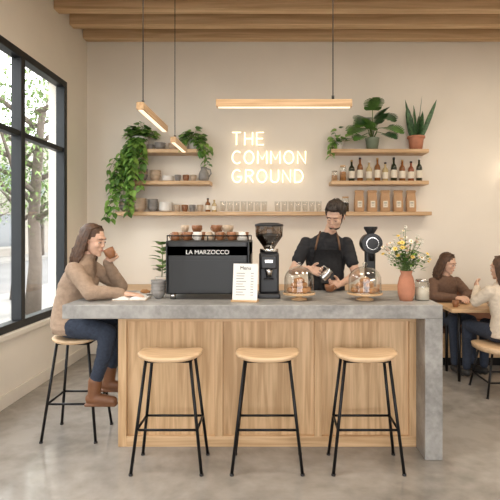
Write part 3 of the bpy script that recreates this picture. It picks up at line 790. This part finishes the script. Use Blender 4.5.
o=Obj('neck'); o.limb([(-1.435,yc,1.33),(-1.405,yc,1.42)],[.05,.045],M_skin); remesh(o,M_skin,.006,2,P)
head(P,(-1.375,3.60,1.478),pi/2-.22,.22,0,M_hairm,'long',seed=3,sc=.98)
hand(P,(-1.108,3.46,1.093),(1,.12,-.08),(0,0,-1),(0,1,0),(.15,.25,.2),(.1,.1),name='right_hand')
hand(P,(-1.293,3.662,1.318),(.72,-.16,.60),(.1,-1,.0),(-.6,0,.7),(.55,.75,.5),(.7,.3),name='left_hand',sc=.95)
o=Obj('jeans')
o.sph((-1.545,yc,.845),(.135,.17,.09),M_jean); 
for sy,ky,ay in ((-.088,3.42,3.45),(.088,3.80,3.76)):
    o.limb([(-1.52,yc+sy,.842),(-1.36,(yc+sy+ky)/2,.836),(-1.205,ky,.815),(-1.235,(ky+ay)/2,.66),(-1.30,ay,.47),(-1.31,ay,.43)],[.088,.078,.060,.054,.043,.041],M_jean)
remesh(o,M_jean,.008,4,P,wrinkle=.003)
o=Obj('boots')
for ay in (3.45,3.76):
    o.limb([(-1.305,ay,.46),(-1.315,ay,.345)],[.050,.044],M_boot)
    o.limb([(-1.335,ay,.335),(-1.26,ay-.01,.33),(-1.175,ay-.015,.322)],[.042,.040,.034],M_boot)
    o.box(-1.375,-1.145,ay-.04,ay+.03,.284,.305,M_boot,.008)
remesh(o,M_boot,.006,2,P)
o=Obj('coffee_mug'); Mc=Matrix.Translation((-1.230,3.60,1.348))@Matrix.Rotation(-.5,4,'Y')
cup(o,(0,0,0),.040,.076,M_brownc,ang=pi/2); o.done(parent=P,M=Mc)

# ---- barista
P=empty('barista',(.46,4.28,0))
o=Obj('tshirt')
rg=[((.46,4.285,.90),.125,.175),((.46,4.285,.98),.118,.165),((.458,4.275,1.08),.11,.155),((.455,4.26,1.2),.112,.164),((.452,4.24,1.32),.120,.184),((.45,4.22,1.42),.106,.185),((.455,4.20,1.48),.085,.140),((.466,4.185,1.525),.064,.080),((.472,4.175,1.54),.056,.062)]
o.loft([((x,y,z),X*b,Y*a) for (x,y,z),a,b in rg],M_tee)
rs_,re_,rw_=V((.275,4.21,1.435)),V((.155,4.11,1.205)),V((.285,3.965,1.235))
ls_,le_,lw_=V((.63,4.21,1.435)),V((.705,4.12,1.17)),V((.555,3.94,1.115))
o.limb([rs_,rs_.lerp(re_,.6)],[.062,.056],M_tee); o.limb([ls_,ls_.lerp(le_,.6)],[.062,.056],M_tee)
remesh(o,M_tee,.007,4,P,wrinkle=.004)
o=Obj('arms_and_neck')
o.limb([rs_.lerp(re_,.3),re_,re_.lerp(rw_,.35),rw_],[.045,.038,.037,.025],M_skin); o.limb([ls_.lerp(le_,.3),le_,le_.lerp(lw_,.35),lw_],[.045,.038,.037,.025],M_skin)
o.limb([(.468,4.19,1.50),(.50,4.14,1.60)],[.050,.050],M_skin)
remesh(o,M_skin,.006,3,P)
head(P,(.518,4.095,1.677),-.40,.52,.10,M_hairb,'short',female=False,seed=5,lid=.004)
jugc=V((.385,3.90,1.20)); cupc=V((.455,3.86,1.085))
hand(P,rw_,(jugc-rw_).normalized()+V((.15,0.1,0)),(.45,-.8,0),(0,0,1),(.55,.7,.5),(.7,.3),name='right_hand')
hand(P,lw_,(cupc-lw_)+V((0,.05,.02)),(-.3,-.7,.2),(0,0,1),(.5,.7,.5),(.7,.3),name='left_hand')
o=Obj('trousers'); o.sph((.46,4.285,.92),(.17,.125,.1),M_jean)
for sx in (-.09,.09): o.limb([(.46+sx,4.285,.88),(.46+sx*1.1,4.27,.5),(.46+sx*1.2,4.30,.1)],[.09,.065,.052],M_jean)
remesh(o,M_jean,.01,4,P)
o=Obj('shoes')
for sx in (-.108,.108): o.limb([(.46+sx,4.32,.05),(.46+sx,4.16,.04)],[.048,.038],M_shoe)
remesh(o,M_shoe,.008,2,P)
o=Obj('apron')
rows=[(.55,.14,.19,1.25,4.285),(.75,.14,.19,1.25,4.285),(.92,.140,.190,1.25,4.285),(1.05,.130,.177,1.2,4.278),(1.16,.130,.180,1.0,4.265),(1.28,.138,.192,.72,4.248),(1.39,.134,.20,.56,4.230)]
t=bmesh.new(); gr=[]
for z,a,b,am,yy in rows:
    gr.append([t.verts.new((.456+b*math.sin(am*k/7),yy-a*math.cos(am*k/7)*1.02-.005+.004*math.sin(k*2.1+z*9),z)) for k in range(-7,8)])
for a,b in zip(gr[:-1],gr[1:]):
    for k in range(14): t.faces.new((a[k],a[k+1],b[k+1],b[k]))
bmesh.ops.solidify(t,geom=t.faces[:],thickness=-.004)
o._merge(t,M_apron,True)
for sx in (-1,1):
    xx=.456+sx*.20*math.sin(.56)
    o.tube([(xx,4.112,1.385),(.458+sx*.098,4.112,1.44),(.462+sx*.085,4.135,1.50),(.468+sx*.068,4.19,1.545)],.0085,M_strap,8)
o.box(.40,.51,4.119,4.126,1.10,1.18,M_apron,.002)
o.done(parent=P)
o=Obj('milk_jug'); Mj=Matrix.Translation(jugc+V((0,0,-.04)))@Matrix.Rotation(.75,4,'Y')
o.lathe([(0,0),(.036,0),(.038,.01),(.034,.06),(.028,.085),(.032,.10),(.029,.10),(.025,.085),(0,.02)],M_steel,(0,0,0),24)
o.tube([(-.03,0,.09),(-.06,0,.085),(-.062,0,.04),(-.035,0,.02)],.005,M_steel,8); o.done(parent=P,M=Mj)
o=Obj('latte_cup'); cup(o,(0,0,0),.042,.055,M_brownc,ang=.4); o.lathe([(0,.046),(.038,.046)],M_label,(0,0,0),18); o.done(parent=P,M=Matrix.Translation(cupc+V((-.01,0,-.025))))

# ---- generic seated person at the tables
def seated(name,loc,yaw,m_top,hair,style,seed,lean=.06,headyaw=0.,pitch=.15,leftup=False):
    P=empty(name,loc); M=Matrix.Translation(V(loc))@Matrix.Rotation(yaw,4,'Z')
    o=Obj('sweater')
    rg=[(0,-.03,.130,.170),(.0,.05,.128,.165),(0,.16,.112,.148),(-lean*.5,.28,.12,.158),(-lean*.8,.38,.108,.165),(-lean,.44,.084,.128),(-lean*1.1,.49,.055,.068)]
    o.loft([((0,y,z),X*b,Y*a) for y,z,a,b in rg],m_top)
    for sx in (-1,1):
        up=leftup and sx>0
        o.limb([(sx*.155,-lean*.9,.405),(sx*.225,-lean-.11,.30 if up else .27),(sx*.07,-lean-.27,.40 if up else .272)],[.062,.052,.038],m_top)
    remesh(o,m_top,.009,5,P,M,wrinkle=.004)
    o=Obj('neck'); o.limb([(0,-lean*1.1,.46),(0,-lean*1.4,.56)],[.05,.045],M_skin); remesh(o,M_skin,.006,2,P,M)
    Rz=Matrix.Rotation(yaw,3,'Z')
    hc=M@V((0,-lean*1.6,.63)); head(P,hc,yaw+headyaw,pitch,0,hair,style,seed=seed,sc=.97)
    for sx in (-1,1):
        up=leftup and sx>0
        w=M@V((sx*.065,-lean-.275,.268 if not up else .41)); hand(P,w,Rz@V((-sx*.5,-.85,.0 if not up else .6)),Rz@V((-sx*.3,0,-1)) if not up else Rz@V((-1,0,0)),Rz@V((-sx,0,0)),(.3,.4,.3),(.2,.2),name='hand')
    o=Obj('trousers'); o.sph((0,0,.0),(.168,.135,.09),M_jean)
    for sx in (-1,1): o.limb([(sx*.09,-.03,0),(sx*.11,-.41,.015),(sx*.11,-.43,-.42)],[.086,.062,.044],M_jean)
    remesh(o,M_jean,.01,5,P,M)
    o=Obj('shoes')
    for sx in (-1,1): o.limb([(sx*.11,-.42,-.485),(sx*.11,-.57,-.50)],[.042,.034],M_shoe)
    remesh(o,M_shoe,.008,2,P,M)
seated('woman_at_table',(1.96,5.62,.545),.25,M_sweatb,M_hairm,'long',8,lean=.09,headyaw=.5,pitch=.3)
seated('woman_in_cream_sweater',(2.24,4.60,.555),pi+.30,M_cream,M_hairm,'long',9,lean=.05,headyaw=.4,pitch=.1,leftup=True)

# cafe table, bench, stool
o=Obj('cafe_table'); o.box(1.80,2.9,4.84,5.32,.715,.75,M_oakX,.006)
for x in (1.9,2.8):
    for y in (4.9,5.26): o.cyl((x,y,0),(x,y,.715),.016,M_black,seg=12)
    o.cyl((x,4.9,.69),(x,5.26,.69),.012,M_black,seg=8)
o.done()
o=Obj('bench_seat'); o.box(1.62,4.2,5.43,5.93,.10,.38,M_oakX,.006); o.box(1.62,4.2,5.41,5.94,.38,.45,M_lea,.02); o.box(1.66,4.2,5.48,5.9,0,.10,M_black)
o.box(1.62,4.2,5.87,5.97,.45,.82,M_lea,.02); o.done()
stool((2.28,4.58,0),H=.46,hx=.36,hy=.23,fx=.32,fy=.20,rz=.14,name='low_bench',th=.06)
o=Obj('coffee_mug'); cup(o,(0,0,0),.036,.07,M_white); o.done((2.30,5.08,.75))
o=Obj('coffee_mug'); cup(o,(0,0,0),.036,.07,M_brownc); o.done((1.90,5.0,.75))

# ------------------------------------------------------------ light
wd=bpy.data.worlds.new('World'); scene.world=wd; wd.use_nodes=True
bg=wd.node_tree.nodes['Background']; bg.inputs['Color'].default_value=(.98,.985,1,1); bg.inputs['Strength'].default_value=6.2
def light(name,typ,loc,rot,energy,col,**k):
    l=bpy.data.lights.new(name,typ); l.energy=energy; l.color=col
    for a,b in k.items(): setattr(l,a,b)
    ob=bpy.data.objects.new(name,l); ob.location=loc; ob.rotation_euler=rot; COL.objects.link(ob); return ob
sun=light('sun','SUN',(0,0,10),(0,0,0),3.5,(1,.95,.86),angle=.03)
sun.rotation_euler=V((-.75,-.35,-.9)).to_track_quat('-Z','Y').to_euler()
p=light('window_portal','AREA',(XL-.12,(WY0+WY1)/2,(WZ0+WZ1)/2),(0,-pi/2,0),1,(1,1,1),shape='RECTANGLE',size=WZ1-WZ0,size_y=WY1-WY0); p.data.cycles.is_portal=True
p=light('window_portal','AREA',((FX0+FX1)/2,YF-.15,(FZ0+FZ1)/2),(pi/2,0,0),1,(1,1,1),shape='RECTANGLE',size=FX1-FX0,size_y=FZ1-FZ0); p.data.cycles.is_portal=True  # samples sky light through the added front opening
for x,y in ((-.6,2.6),(1.4,2.6),(3.0,3.9),(.4,.2)):  # unseen soft fill lights added under the beams, no fixtures modelled
    light('ceiling_fill','AREA',(x,y,3.88),(0,0,0),34,(1,.89,.74),shape='DISK',size=.9)
# ------------------------------------------------------------ camera
cd=bpy.data.cameras.new('camera'); cam=bpy.data.objects.new('camera',cd); COL.objects.link(cam)
cam.location=(0,0,1.55); cam.rotation_euler=(pi/2,0,0)
cd.sensor_width=36; cd.lens=36*475/500; cd.shift_x=-.05; cd.shift_y=-.038; cd.clip_start=.05
scene.camera=cam
scene.view_settings.view_transform='Standard'
scene.view_settings.exposure=0.17
